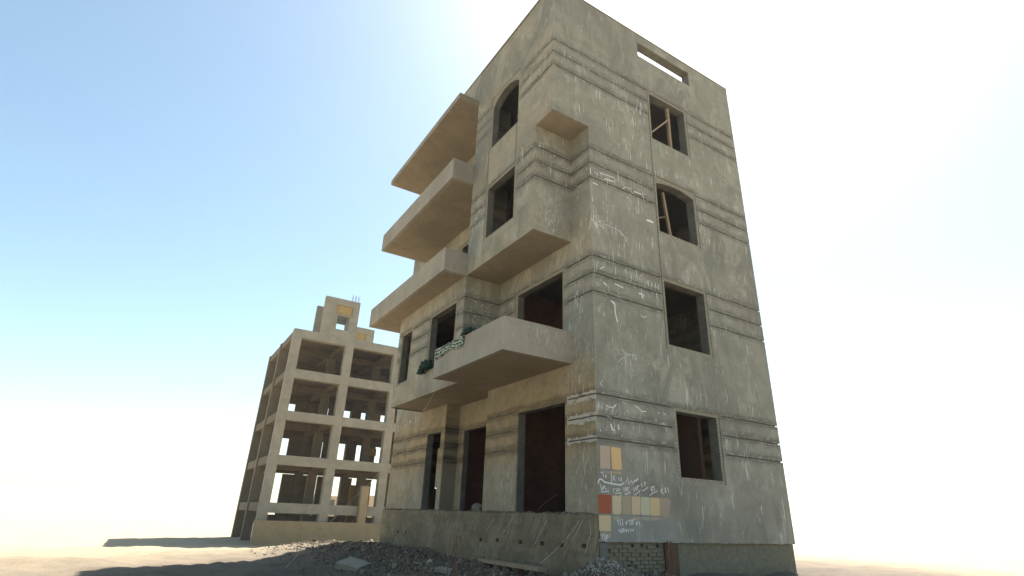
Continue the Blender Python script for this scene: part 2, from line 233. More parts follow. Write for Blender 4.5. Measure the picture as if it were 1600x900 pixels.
        rt = t.math('MULTIPLY', t.math('LESS_THAN', t.math('ABSOLUTE', t.math('ADD', sx.outputs[0], 7.71)), .03), t.math('GREATER_THAN', sx.outputs[1], .02))
        rt = t.math('MULTIPLY', rt, t.math('LESS_THAN', z, 3.0)); col = t.mix(t.math('MULTIPLY', rt, .5), col, (.13, .12, .10))
        col = t.mix(t.math('MULTIPLY', t.math('MULTIPLY', rt, m), .85), col, (.035, .032, .028))
        for g, hh in ((G2[0]-.02, .10), (G2[1]-.01, .10), (G2[2], .055)):
            k = t.ramp(t.math('ABSOLUTE', t.math('SUBTRACT', t.math('ADD', z, wob2), g)), hh, hh+.012, 1, 0); lm = k if lm is None else t.math('MAXIMUM', lm, k)
        lm = t.math('MULTIPLY', lm, t.math('MULTIPLY', t.math('GREATER_THAN', sx.outputs[0], -1.03), t.math('LESS_THAN', sx.outputs[1], .02)))
        lm = t.math('MULTIPLY', lm, t.ramp(t.noise(3.2, 5, .7, vec=t.map((1, 1, 3))), .40, .47)); col = t.mix(t.math('MULTIPLY', lm, .75), col, (.47, .45, .39))
        gp = t.math('MULTIPLY', t.ramp(t.math('ADD', z, t.math('MULTIPLY', wob2, .5)), -.08, .14, 1, 0), t.math('MULTIPLY', t.math('GREATER_THAN', sx.outputs[0], -.05), t.math('LESS_THAN', t.math('ADD', sx.outputs[1], wob2), 2.3)))     # later grey float coat under the samples
        col = t.mix(t.math('MULTIPLY', gp, .5), col, (.25, .25, .235))
        sp_ = t.math('MULTIPLY', t.ramp(t.noise(26, 4, .8), .62, .68), t.ramp(t.noise(2.2, 4, .7, vec=t.map((1,1,2.4))), .52, .62)); col = t.mix(t.math('MULTIPLY', sp_, .55), col, (.55, .54, .48))
    h = t.math('ADD', t.math('MULTIPLY', mid, 1.), t.math('ADD', t.math('MULTIPLY', fine, .18), t.math('MULTIPLY', grit, .06)))
    bv = t.new("ShaderNodeBevel"); bv.samples = 4; bv.inputs["Radius"].default_value = .028
    g_ = t.new("ShaderNodeNewGeometry"); dt = t.new("ShaderNodeVectorMath", operation='DOT_PRODUCT'); t.L(bv.outputs[0], dt.inputs[0]); t.L(g_.outputs["True Normal"], dt.inputs[1])
    ed = t.math('MULTIPLY', t.ramp(dt.outputs["Value"], .90, .995, 1, 0), t.ramp(t.noise(7, 5, .75), .48, .60))
    col = t.mix(t.math('MULTIPLY', ed, .55), col, tuple(min(1, c*1.55) for c in base))
    return t.fin(col, t.bump(h, .02, rough_s))

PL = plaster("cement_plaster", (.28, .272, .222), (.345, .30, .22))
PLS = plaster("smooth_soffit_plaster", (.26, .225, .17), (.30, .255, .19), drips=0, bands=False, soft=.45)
PLB = plaster("balcony_plaster", (.31, .285, .235), (.345, .31, .25), drips=.35, bands=False, soft=.55)
def m_scratch():
    t = NT("scratched_undercoat"); sx, u = wall_u(t)
    cb = t.new("ShaderNodeCombineXYZ"); t.L(u, cb.inputs[0]); t.L(sx.outputs[2], cb.inputs[1])
    w = t.new("ShaderNodeTexWave"); t.L(t.map((1, 1, 1), (0, 0, .8), vec=cb.outputs[0]), w.inputs["Vector"]); w.inputs["Scale"].default_value = 5.5; w.inputs["Distortion"].default_value = 4; w.inputs["Detail"].default_value = 3
    n = t.noise(28, 5, .75); col = t.mix(t.ramp(w.outputs["Fac"], .25, .7), (.13, .12, .09), (.36, .335, .26))
    col = t.mix(t.ramp(n, .55, .60, 0, .8), col, (.42, .39, .31))
    return t.fin(col, t.bump(t.math('ADD', w.outputs["Fac"], n), .015, .9))
SC = m_scratch()
def m_plain(name, a, b, scale=3, bdist=.02, rough=.9, fscale=50):
    t = NT(name, rough); n1 = t.noise(scale, 6, .65, dist=.5); n2 = t.noise(fscale, 4, .7)
    col = t.mix(t.ramp(n1, .3, .7), a, b); col = t.mix(t.ramp(n2, .35, .75, .35, 0), col, tuple(c*.5 for c in a))
    return t.fin(col, t.bump(t.math('ADD', n1, t.math('MULTIPLY', n2, .4)), bdist, .6))
CORE = m_plain("rough_core", (.13, .125, .11), (.19, .18, .155))
JAMB = m_plain("grey_core", (.10, .10, .09), (.17, .165, .14))
def m_redbrick():
    t = NT("red_brick_inside"); sx, u = wall_u(t)
    cb = t.new("ShaderNodeCombineXYZ"); t.L(u, cb.inputs[0]); t.L(sx.outputs[2], cb.inputs[1])
    b = t.new("ShaderNodeTexBrick"); t.L(cb.outputs[0], b.inputs["Vector"]); b.inputs["Scale"].default_value = 1
    b.inputs["Brick Width"].default_value = .24; b.inputs["Row Height"].default_value = .075; b.inputs["Mortar Size"].default_value = .009
    b.inputs["Color1"].default_value = (.155, .055, .035, 1); b.inputs["Color2"].default_value = (.11, .042, .028, 1); b.inputs["Mortar"].default_value = (.085, .055, .042, 1)
    return t.fin(t.mix(t.ramp(t.noise(2, 4), .4, .7, 0, .5), b.outputs["Color"], (.05, .03, .022)), t.bump(b.outputs["Fac"], .01, -.5))
RB = m_redbrick()
SHADED_BRICK = m_plain("shaded_rough_brick", (.035, .02, .014), (.06, .028, .018), 2.5, .02)  # darker copy of the inner brick, room shade painted into its colour
def m_plinth():
    t = NT("dirty_plinth"); sx, u = wall_u(t)
    cb = t.new("ShaderNodeCombineXYZ"); t.L(u, cb.inputs[0]); t.L(sx.outputs[2], cb.inputs[2])
    n1 = t.noise(1.2, 6, .7, dist=.8); n2 = t.noise(30, 5, .7)
    col = t.mix(t.ramp(n1, .42, .60), (.17, .135, .085), (.255, .21, .135))
    rot = t.map((1, 1, 1), (0, -.55, 0), vec=cb.outputs[0])
    d = t.noise(1, 3, .6, vec=t.map((26, 1, 1.1), vec=rot)); col = t.mix(t.ramp(d, .57, .64, 0, .8), col, (.07, .055, .038))
    d = t.noise(1, 3, .6, vec=t.map((34, 1, 2.2), (0, .1, 0), vec=rot)); col = t.mix(t.ramp(d, .63, .68, 0, .7), col, (.5, .49, .44))
    row = t.noise(1, 4, .6, vec=t.map((.6, .6, 6))); col = t.mix(t.ramp(row, .5, .7, 0, .45), col, (.12, .10, .06))
    col = t.mix(t.ramp(n2, .35, .7, .4, 0), col, (.10, .08, .05))
    return t.fin(col, t.bump(t.math('ADD', n1, t.math('MULTIPLY', n2, .5)), .03, .7))
PLI = m_plinth()
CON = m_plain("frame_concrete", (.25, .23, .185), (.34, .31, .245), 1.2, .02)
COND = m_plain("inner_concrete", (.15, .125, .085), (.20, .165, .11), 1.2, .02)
TAN = m_plain("tan_render", (.30, .23, .13), (.36, .28, .165), 1.5, .03)
OCH = m_plain("ochre_board", (.34, .24, .10), (.42, .30, .13), 3, .01)
CLAY = m_plain("pale_clay_brick", (.15, .14, .10), (.22, .205, .145), 9, .012)
WOOD = m_plain("weathered_timber", (.26, .19, .12), (.36, .28, .19), 6, .01)
RUST = m_plain("rusty_steel", (.16, .06, .03), (.24, .10, .05), 12, .004, .8)
MAROON = m_plain("brown_board", (.085, .055, .04), (.13, .08, .055), 4, .01)
CHALK = m_plain("white_paint_mark", (.72, .72, .70), (.82, .82, .79), 30, .002)
LIME = m_plain("lime_smear", (.36, .34, .28), (.46, .44, .37), 12, .008)
ROPE = m_plain("pale_rope", (.42, .38, .30), (.52, .48, .40), 40, .002)
GREEN = m_plain("dark_green_cloth", (.012, .035, .028), (.03, .07, .055), 14, .02)

# ---------------------------------------------------------------- ground: one sheet with heaps near the house
def ground_h(x, y):
    d = max(0., -y-.1) if -13.5 < x < 0.2 else math.hypot(max(0, x-.2, -13.5-x), max(0, -y-.1) if y < 0 else 0)
    if y > 0 and x > 0: d = x
    heap = .36*math.exp(-(d/2.6)**2)
    n = noise.fractal(Vector((x*.45, y*.45, 0)), 1., 2., 5)*.13 + noise.fractal(Vector((x*2.1, y*2.1, 5)), .9, 2., 4)*.05
    near = math.exp(-((x+4)**2+(y+3)**2)/260.)
    h = -1.5+heap+n*(.35+.65*near)
    h += .25*math.exp(-((x+11.8)**2/5+(y+2.6)**2/2.2))+.16*math.exp(-((x+9.0)**2/2+(y+1.6)**2/1.0))       # heap at the far end of the front
    h += .34*math.exp(-((x-.35)**2/.5+(y+.25)**2/.35))                                                    # pale heap at the corner
    r = math.hypot(x, y)
    if x < -16: h -= min(1., (-16-x)/6)*.95
    if r > 70: h += noise.noise(Vector((x*.01, y*.01, 0)))*1.2*min(1, (r-70)/100)
    return h
def axis_pts(c, fine, lim, step, far):
    a = [c+i*step for i in range(int(-fine/step), int(fine/step)+1)]
    s = step; v = a[-1]
    while v < far: s *= 1.22; v += s; a.append(v)
    s = step; v = a[0]; b = []
    while v > -far: s *= 1.22; v -= s; b.append(v)
    return b[::-1]+a
gx = axis_pts(-3.5, 11, 0, .14, 3000); gy = axis_pts(-1.5, 6.5, 0, .14, 3000)
gv = [(x, y, ground_h(x, y)) for y in gy for x in gx]; nx = len(gx)
gf = [(j*nx+i, j*nx+i+1, (j+1)*nx+i+1, (j+1)*nx+i) for j in range(len(gy)-1) for i in range(nx-1)]
gm = bpy.data.meshes.new("ground"); gm.from_pydata(gv, [], gf)
for p in gm.polygons: p.use_smooth = True
t = NT("rubble_earth"); n1 = t.noise(.8, 6, .65); n2 = t.noise(9, 6, .75); n3 = t.noise(60, 4, .7)
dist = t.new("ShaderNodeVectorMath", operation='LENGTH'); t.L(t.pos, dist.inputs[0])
col = t.mix(t.ramp(n1, .35, .65), (.13, .10, .068), (.205, .16, .112)); col = t.mix(t.ramp(n2, .45, .7, 0, .7), col, (.20, .175, .15))
col = t.mix(t.ramp(n3, .4, .7, .6, 0), col, (.045, .04, .036)); col = t.mix(t.ramp(t.noise(3, 4, .7), .6, .7, 0, .5), col, (.15, .07, .045))
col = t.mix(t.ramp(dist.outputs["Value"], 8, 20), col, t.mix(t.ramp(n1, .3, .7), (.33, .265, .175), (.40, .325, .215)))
gm.materials.append(t.fin(col, t.bump(t.math('ADD', n2, t.math('MULTIPLY', n3, .4)), .06, .8)))
go = link(bpy.data.objects.new("ground", gm)); tag(go, kind='structure')

# ---------------------------------------------------------------- the unfinished apartment house
D1, D2, D3 = -1.234, -1.99, -1.996
a, b, l2, L1, L0, l3, l4 = -.802, -4.463, -4.555, -9.785, -12.45, -11.33, -11.12
Z2, ZB, ZN, ZR = 3.411, 6.732, 10.011, 14.81
YB = 6.7; SK = .034; HG = .017
HO = thing('apartment_building', (-6.2, 3.3, -1.1), 'unfinished four storey apartment building in raw grey plaster with empty windows and projecting balconies', 'building')
def gro(levels, u0, u1): return [(u0, u1, g-HG, g+HG) for g in levels]
def grow(o, m=.09): return (o[0]-m, o[1]+m, o[2]-m, o[3]+m)
def skin(axis, d, sgn, add, opens=(), grooves=(), strips=(), arches=(), core=.25, mat=PL, core_add=None, name='plaster_wall', plain=()):
    """outer plaster coat with recessed grooves and trim beds, and the wall core behind it. sgn: direction from the face into the wall"""
    arc = {o[0]: o for o in arches}
    op = list(opens)+[(o[0], o[1], o[2], o[3]+o[4]+.02) for o in arches]
    tr = [grow(o) for o in opens if len(o) == 4]+[grow((o[0], o[1], o[2], o[3]+o[4]+.02)) for o in arches]
    bm = bmesh.new()
    cells(bm, axis, d, d+sgn*SK, add, tr+list(grooves)+list(strips)+list(plain)); mk(name, bm, mat, HO)
    if tr or strips:
        for o in list(opens)+list(arches):
            hi = o[3] if len(o) == 4 else o[3]+o[4]+.02
            bm = bmesh.new(); cells(bm, axis, d+sgn*.02, d+sgn*(SK-.001), [grow((o[0], o[1], o[2], hi))], [(o[0], o[1], o[2], hi)])
            if len(o) == 5: arch_fill(bm, axis, d+sgn*.02, d+sgn*(SK-.001), o[0], o[1], o[3], o[4], hi)
            mk('window_trim_bed', bm, SC, HO)
        for r in strips:
            bm = bmesh.new(); cells(bm, axis, d+sgn*.02, d+sgn*(SK-.001), [r]); mk('trim_strip', bm, SC, HO)
    bm = bmesh.new(); cells(bm, axis, d+sgn*(SK+.001), d+sgn*core, core_add or add, op+list(plain))
    for o in arches: arch_fill(bm, axis, d+sgn*(SK+.001), d+sgn*core, o[0], o[1], o[3], o[4], o[3]+o[4]+.02)
    mk('wall_core', bm, JAMB, HO)

# plane of the main front wall (y = 0)
skin('y', 0, 1,
     [(L0, -7.71, .05, Z2), (-4.9, 0, .05, Z2), (L0, L1, Z2, ZB), (b, 0, Z2, ZB), (L0, b, ZB, ZR), (a, 0, ZB, ZN)],
     opens=[(-7.5, -5.7, 6.95, 9.3), (-7.5, -5.7, 10.3, 12.6), (-10.6, -9.6, 7.5, 9.3), (-3.42, -1.23, 3.62, 6.03)],
     grooves=gro(G2, L0, -9.3)+gro(G2, -4.9, -3.46)+gro(G2, -1.0, 0)+gro(G3, b, -3.62)+gro(G3, -1.02, 0)+gro(G4, a, 0),
     plain=[(-9.13, -8.0, .0, 2.54), (-3.19, -1.115, .0, 2.53)],
     core_add=[(L0+.036, -7.71-.036, .05, Z2), (-4.9+.036, -.036, .05, Z2), (L0+.036, L1, Z2, ZB), (b, -.036, Z2, ZB), (L0+.036, b, ZB, ZR), (a-.1, -.036, ZB, ZN)])
# recessed bay of the ground floor and its cheeks
skin('y', .51, 1, [(-7.71, -4.9, .05, Z2)], plain=[(-7.30, -5.4, .0, 2.54)], core=.2, core_add=[(-7.9, -4.7, .05, Z2)])
skin('x', -7.71, -1, [(0.0345, .51, .05, Z2)], grooves=gro(G2, 0.0345, .51), core=.2, core_add=[(.036, .51, .05, Z2)])
skin('x', -4.9, 1, [(0.0345, .51, .05, Z2)], core=.2, core_add=[(.036, .51, .05, Z2)])
# projecting plane (y = -1.23): first floor block, bay of the upper floors, parapet
skin('y', D1, 1,
     [(L1, b, Z2, ZB), (b, a, ZB, ZN), (b, 0, ZN, ZR), (l4, b, 13.57, ZR)],
     opens=[(-3.40, -1.86, 7.57, 9.30), (-6.87, -5.03, 4.21, 6.03), (-9.40, -8.55, 4.21, 6.02)],
     arches=[(-3.37, -1.81, 10.83, 12.46, .31)],
     strips=[(-3.50, -3.41, 9.39, 10.74), (-1.85, -1.76, 9.39, 10.74), (b, 0, 14.70, ZR)],
     grooves=gro(G3, L1, -9.56)+gro(G3, -8.38, -7.05)+gro(G3, -4.88, b)+gro(G4, b, -3.66)+gro(G4, -1.66, a)+gro(G5, b, -3.62)+gro(G5, -1.55, 0),
     core_add=[(L1+.036, b-.036, Z2+.16, ZB), (b+.036, a-.036, ZB+.16, ZN), (b+.036, -.036, ZN+.16, ZR), (l4, b+.036, 13.57, ZR)])
# cheeks that look to +x
skin('x', b, -1, [(D1+SK+.0005, 0, Z2, ZB)], grooves=gro(G3, D1+SK+.0005, 0), core_add=[(D1+.26, 0.03, Z2+.16, ZB)])
skin('x', a, -1, [(D1+SK+.0005, 0, ZB, ZN)], grooves=gro(G4, D1+SK+.0005, 0), core_add=[(D1+.26, 0.03, ZB+.16, ZN)])
# side wall (x = 0)
SB = [(SK+.0005, YB, -.40, ZN), (D1+SK+.0005, YB, ZN, ZR)]
skin('x', 0, -1, SB,
     opens=[(2.55, 4.15, 10.77, 12.52), (2.55, 4.15, 4.2, 6.0), (2.6, 4.1, .95, 2.5)],
     arches=[(2.55, 4.15, 7.54, 9.14, .13)],
     strips=[(2.40, 2.459, 4.05, 12.60)],
     plain=[(2.16, 4.62, 13.88, 14.50)],
     grooves=gro(G2, SK+.0005, 2.40)+gro(G3, SK+.0005, 2.395)+gro(G4, SK+.0005, 2.395)+gro(G5, D1+SK+.0005, 2.395)
             +gro(G2, 4.3, YB)+gro(G3, 4.3, YB)+gro(G4, 4.3, YB)+gro(G5, 4.3, YB), core=.30,
     core_add=[(.2505, YB-.05, -.35, ZN), (D1+.2505, YB-.05, ZN+.16, ZR), (.2505, YB-.05, ZN, ZN+.16)])
# left end wall, rear wall, hidden cheeks
bm = bmesh.new(); cells(bm, 'x', L0, L0+.25, [(.0345, YB, -1.6, ZR)], [(1.87, 2.6, .9, 2.3), (2.5, 3.8, 4.3, 6), (2.5, 3.8, 7.6, 9.3)]); mk('end_wall', bm, PL, HO)
bm = bmesh.new(); cells(bm, 'y', YB-.25, YB, [(L0+.25, -.30, -1.6, ZR)], []); mk('rear_wall', bm, PL, HO)
bm = bmesh.new(); box(bm, L1, L1+.2, D1+SK, -.0005, Z2, ZB); mk('end_wall', bm, PL, HO)
bm = bmesh.new(); box(bm, b, b+.2, D1+SK, 0, ZB+.16, 13.56); mk('end_wall', bm, PL, HO)
# soffits
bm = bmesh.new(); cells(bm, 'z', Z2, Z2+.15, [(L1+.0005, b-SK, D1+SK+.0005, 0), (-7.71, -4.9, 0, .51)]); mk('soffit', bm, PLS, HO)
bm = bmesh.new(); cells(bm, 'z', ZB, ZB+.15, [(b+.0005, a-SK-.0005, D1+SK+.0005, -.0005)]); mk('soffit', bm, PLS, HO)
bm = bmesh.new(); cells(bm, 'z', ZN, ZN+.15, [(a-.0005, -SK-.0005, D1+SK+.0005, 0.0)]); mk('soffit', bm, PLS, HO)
# floors inside and roof
for z in (-.12, 3.42, 6.74, 10.02, 13.33):
    bm = bmesh.new(); box(bm, L0+.251, -.301, .251 if z < 3 else .2515, YB-.251, z, z+.18)
    if z > 3:
        x0, x1 = {3.42: (L1+.1, b-.26), 6.74: (b+.002, a-.26), 10.02: (b+.002, -.29), 13.33: (b+.002, -.29)}[z]
        box(bm, x0, x1, D1+.24, .40, z+.16, z+.24)
    mk('floor_slab', bm, COND, HO)
# brick partitions seen through the openings
for (z0, z1) in ((.06, 3.42), (3.6, 6.74), (6.92, 10.02), (10.2, 13.33)):
    bm = bmesh.new()
    if z0 < 1:
        cells(bm, 'y', 3.7, 3.82, [(-4.77, -.31, z0, z1)], [(-2.6, -1.8, z0, 2.2)]); mk('dark_partition', bm, SHADED_BRICK, HO); bm = bmesh.new()
        cells(bm, 'y', 2.7, 2.82, [(-7.9, -4.9, z0, z1)], []); cells(bm, 'x', -4.9, -4.78, [(.75, 2.69, z0, z1)]); cells(bm, 'x', -8.0, -7.88, [(.75, YB-.3, z0, z1)])
    else:
        door = [(-3.2, -2.3, z0, z0+2.1)] if z0 > 5 else [(-4.2, -3.3, z0, 5.6)]
        cells(bm, 'y', 2.2, 2.32, [(L0+.3, -.31, z0, z1)], door); cells(bm, 'x', -4.7, -4.58, [(.2505, 2.1995, z0, z1)]); cells(bm, 'x', -8.2, -8.08, [(.2505, 2.1995, z0, z1)])
    mk('brick_partition', bm, SHADED_BRICK if False else RB, HO)
bm = bmesh.new(); box(bm, -8.27, -8.0, .06, .22, .75, 2.0); mk('jamb_infill', bm, PL, HO)
# coping along the roof edge
bm = bmesh.new()
box(bm, l4, .02, D1-.02, D1+.27, ZR+.001, ZR+.045); box(bm, -.32, .02, D1+.2705, YB, ZR+.001, ZR+.045); box(bm, L0, -.321, YB-.27, YB, ZR+.001, ZR+.045); box(bm, L0-.02, L0+.25, 0, YB-.271, ZR+.001, ZR+.045)
mk('coping', bm, SC, HO)

def add_balcony(label, x0, x1, yf, z0, z1, slab, right_end_y, left_end_y, th=.12):
    bm = bmesh.new(); box(bm, x0+th, x1-th, yf+th, min(slab, 0), z0, z0+.16)
    if slab == D1: box(bm, b+.0005, x1-th, D1, -.0005, z0, z0+.16)
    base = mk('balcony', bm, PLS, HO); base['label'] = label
    bm = bmesh.new(); box(bm, x0, x1, yf, yf+th, z0, z1); box(bm, x1-th, x1, yf+th, right_end_y, z0, z1); box(bm, x0, x0+th, yf+th, left_end_y, z0, z1)
    for s in bm.verts: pass
    o = mk('parapet', bm, PLB, None); o.parent = base
    return base
add_balcony('lowest balcony, in front of the big first floor window', l2, a, D2, Z2, 4.215, D1, -.0005, D1-.0005)
add_balcony('long balcony of the second floor', l3, b, D3, ZB, 7.477, -.0005, D1-.0005, -.0005)
add_balcony('long balcony of the third floor', l4, b, D3, 10.043, 10.791, -.0005, D1-.0005, -.0005)
bm = bmesh.new(); box(bm, l4, b, D3, -.0005, 13.323, 13.557); bmesh.ops.bevel(bm, geom=bm.edges[:], offset=.012, segments=1); mk('roof_canopy', bm, PLS, HO)

# plinth with putlog holes, broken ledge
bm = bmesh.new()
holes = [(-4.71,-.64),(-4.13,-.63),(-3.36,-.62),(-2.58,-.62),(-1.78,-.60),(-.95,-.60),(-.37,-.57)]
hs = []
for (x, z) in [bpx for bpx in HOLES]: hs.append((x-.075, x+.075, z-.045, z+.04))
cells(bm, 'y', -.12, -.0, [(L0, -.001, -1.9, -.035)], hs); mk('plinth', bm, PLI, HO)
bm = bmesh.new(); cells(bm, 'y', .0005, .26, [(L0, -.35, -1.9, -.13)]); mk('plinth_core', bm, CORE, HO)
bm = bmesh.new(); n = 160; rows = []
for i in range(n+1):
    x = L0+(-.006-L0)*i/n; j = noise.noise(Vector((x*3, 0, 1))); k = noise.noise(Vector((x*7, 2, 1)))
    yo = -.128-.014*j; top = .055+.03*k; bot = -.045-.02*k
    rows.append([bm.verts.new(p) for p in ((x, .05, bot), (x, yo, bot), (x, yo+.012, top-.012), (x, -.02, top), (x, .2501, top))])
for i in range(n):
    for q in range(4): bm.faces.new([rows[i][q], rows[i+1][q], rows[i+1][q+1], rows[i][q+1]])
bm.faces.new(rows[-1]); bm.faces.new(rows[0]); mk('ledge', bm, PLI, HO)
# ragged lower edge of the side plaster
bm = bmesh.new(); n = 90; pr = None
for i in range(n+1):
    y = -.0+(YB)*i/n; z = -.455+.02*noise.noise(Vector((y*6, 0, 0)))+.012*noise.noise(Vector((y*23, 0, 0)))
    c = [bm.verts.new(p) for p in ((-.001, y, -.4), (-.001, y, z), (-.05, y, z), (-.05, y, -.4))]
    if pr:
        for q in range(4): bm.faces.new([pr[q], c[q], c[(q+1) % 4], pr[(q+1) % 4]])
    pr = c
mk('plaster_edge', bm, PL, HO)
for lines, mt, rr in (([[(-0.35, -0.05), (-0.59, -0.34), (-1.04, -0.77)], [(-0.48, -0.08), (-0.74, -0.31), (-0.94, -0.45)], [(-0.14, -0.06), (-0.11, -0.32), (-0.3, -0.7)], [(-1.63, -0.08), (-2.11, -0.61)], [(-3.05, -0.02), (-3.51, -0.42)], [(-4.01, -0.1), (-4.39, -0.42)], [(-1.87, -0.99), (-1.27, -0.66), (-1.04, -0.5)]], CHALK, .004), ([[(-1.58, -0.09), (-2.11, -0.5), (-2.65, -0.96)], [(-0.92, -0.08), (-1.6, -0.55)], [(-3.49, -0.21), (-4.02, -0.71)], [(-2.15, -0.09), (-2.49, -0.42)], [(-5.58, -0.17), (-5.82, -0.67)], [(-7.19, -0.13), (-7.71, -0.72)], [(-5.02, -0.44), (-5.54, -0.98)], [(-4.21, -0.49), (-4.73, -1.02)]], JAMB, .004)):
    for l in lines:
        bm = bmesh.new(); tube(bm, [(x, -.119, z) for x, z in l], rr, 5); mk('run_of_paint' if mt is CHALK else 'run_of_bitumen', bm, mt, HO)
# base of the side wall: mortar backing, small corner pier, clay bricks one by one
bm = bmesh.new(); cells(bm, 'x', -.30, -.075, [(.0, YB, -1.9, -.40)], [(.93, 1.03, -.56, -.49), (1.22, 1.30, -.55, -.49), (1.68, 1.77, -.56, -.49), (.83, .90, -1.08, -.87)]); mk('base_wall', bm, CLAY, HO)
bm = bmesh.new(); box(bm, -.0745, .02, .0005, .19, -1.9, -.475); bmesh.ops.bevel(bm, geom=bm.edges[:], offset=.012, segments=2); mk('corner_pier', bm, CORE, HO)
bm = bmesh.new(); box(bm, -.035, .035, -.115, .115, -.031, .031); bmesh.ops.bevel(bm, geom=bm.edges[:], offset=.006, segments=1)
bme = bpy.data.meshes.new('brick'); bm.to_mesh(bme); bm.free(); bme.materials.append(CLAY)
for r in range(9):
    z = -.545-r*.075; y = .20+(.12 if r % 2 else .0)+.115
    while y < 1.78:
        blocked = any(h[0]-.09 < y < h[1]+.09 and h[2]-.02 < z < h[3]+.02 for h in [(.93, 1.03, -.56, -.49), (1.22, 1.30, -.55, -.49), (1.68, 1.77, -.56, -.49), (.83, .90, -1.08, -.87)])
        if not blocked and y-.115 > .19:
            o = bpy.data.objects.new('brick', bme); o.location = (-.062+random.uniform(-.008, .008)-(.022 if y < .85 and r > 1 else 0), y, z+random.uniform(-.003, .003)); o.rotation_euler = (random.uniform(-.02, .02), 0, random.uniform(-.03, .03))
            o.scale = (1, random.uniform(.92, 1.0), random.uniform(.93, 1.03)); link(o, HO)
        y += .24
bm = bmesh.new(); box(bm, -.06, -.01, 1.90, 2.30, -1.75, -.47); mk('base_board', bm, MAROON, HO)

# ---------------------------------------------------------------- colour samples and writing on the side wall
def sample_mat(name, c):
    t = NT(name, .8); n = t.noise(70, 3, .6); m = t.noise(6, 5, .7)
    col = t.mix(t.ramp(n, .3, .75, .25, 0), c, tuple(q*.6 for q in c)); col = t.mix(t.ramp(m, .6, .75, 0, .35), col, tuple(q*.75 for q in c))
    return t.fin(col, t.bump(n, .003, .5))
SCOL = [(.50,.38,.28),(.68,.46,.22),(.36,.10,.05),(.58,.48,.31),(.39,.33,.235),(.58,.44,.29),(.50,.48,.335),(.58,.45,.25),(.38,.30,.215),(.60,.48,.28)]
SLAB = ['pinkish tan paint sample at the top left of the samples','golden ochre paint sample at the top right of the two upper samples','brick red paint sample at the corner','straw coloured paint sample right of the red one','brownish grey paint sample','pinkish beige paint sample','pale greenish cream paint sample','mustard paint sample','dull brown paint sample at the right end of the row','yellow ochre paint sample under the red one']
for i, (q, c) in enumerate(zip(SWT, SCOL)):
    q = [(max(p[0], .006), p[1]) for p in q]
    cy, cz = sum(p[0] for p in q)/4, sum(p[1] for p in q)/4; rad = .0 if i in (0, 2) else .035
    q = [(cy+(p[0]-cy)*.985, cz+(p[1]-cz)*.985) for p in q]
    pts = []
    for k in range(4):
        p0, p1, p2 = Vector(q[k-1]), Vector(q[k]), Vector(q[(k+1) % 4])
        if rad == 0: pts.append(tuple(p1)); continue
        A_, B_ = p1+(p0-p1).normalized()*rad, p1+(p2-p1).normalized()*rad
        for s in range(5):
            f = s/4; pts.append(tuple(A_*(1-f)**2+p1*2*f*(1-f)+B_*f*f))
    bm = bmesh.new(); f0 = [bm.verts.new((.0045, *p)) for p in pts]; f1 = [bm.verts.new((.0002, *p)) for p in pts]
    bm.faces.new(f0)
    for k in range(len(pts)): bm.faces.new([f0[k], f0[(k+1) % len(pts)], f1[(k+1) % len(pts)], f1[k]])
    o = mk('paint_sample', bm, sample_mat('sample_paint', c), HO); o['label'] = SLAB[i]
    # thin runs under the sample
    if i != 2 and i > 1 or i < 2:
        bm = bmesh.new(); y0, y1 = min(p[0] for p in q)+.02, max(p[0] for p in q)-.02; zz = min(p[1] for p in q)-.035; m_ = 14; pr = None
        for k in range(m_+1):
            y = y0+(y1-y0)*k/m_; zb_ = zz-.045-.04*noise.noise(Vector((y*9, i, 0)))-.03*random.random()
            cc = (bm.verts.new((.002, y, zz+.004*random.random())), bm.verts.new((.002, y, zb_)))
            if pr: bm.faces.new([pr[0], cc[0], cc[1], pr[1]])
            pr = cc
        o = mk('paint_run', bm, sample_mat('sample_paint_thin', tuple(.5*v+.11 for v in c)), HO)
def write(strokes, w, label):
    bm = bmesh.new()
    for s in strokes: stroke(bm, s, w)
    mk('handwriting', bm, CHALK, HO)['label'] = label
for i0, i1, lab in ((0, 2, 'number 64'), (2, 3, 'upright dividing line'), (3, 8, 'number 8034'), (8, 9, 'angled line under the number 1800'), (9, 13, 'number 1800'), (13, 19, 'handwritten word beside the numbers'),
        (19, 24, 'underlined number 1680'), (24, 28, 'underlined number 192'), (28, 32, 'underlined number 183'), (32, 38, 'underlined number 2020'), (38, 44, 'underlined number 1300'), (44, 49, 'underlined number 4041')):
    write(WR1[i0:i1], .0175, 'white '+lab)
write([WLINE], .03, 'white wavy line under the two upper numbers')
for i0, i1, lab in ((0, 12, 'long telephone number'), (12, 20, 'smaller second line of writing'), (20, 24, 'number 1150')): write(WR2[i0:i1], .019, 'white '+lab)
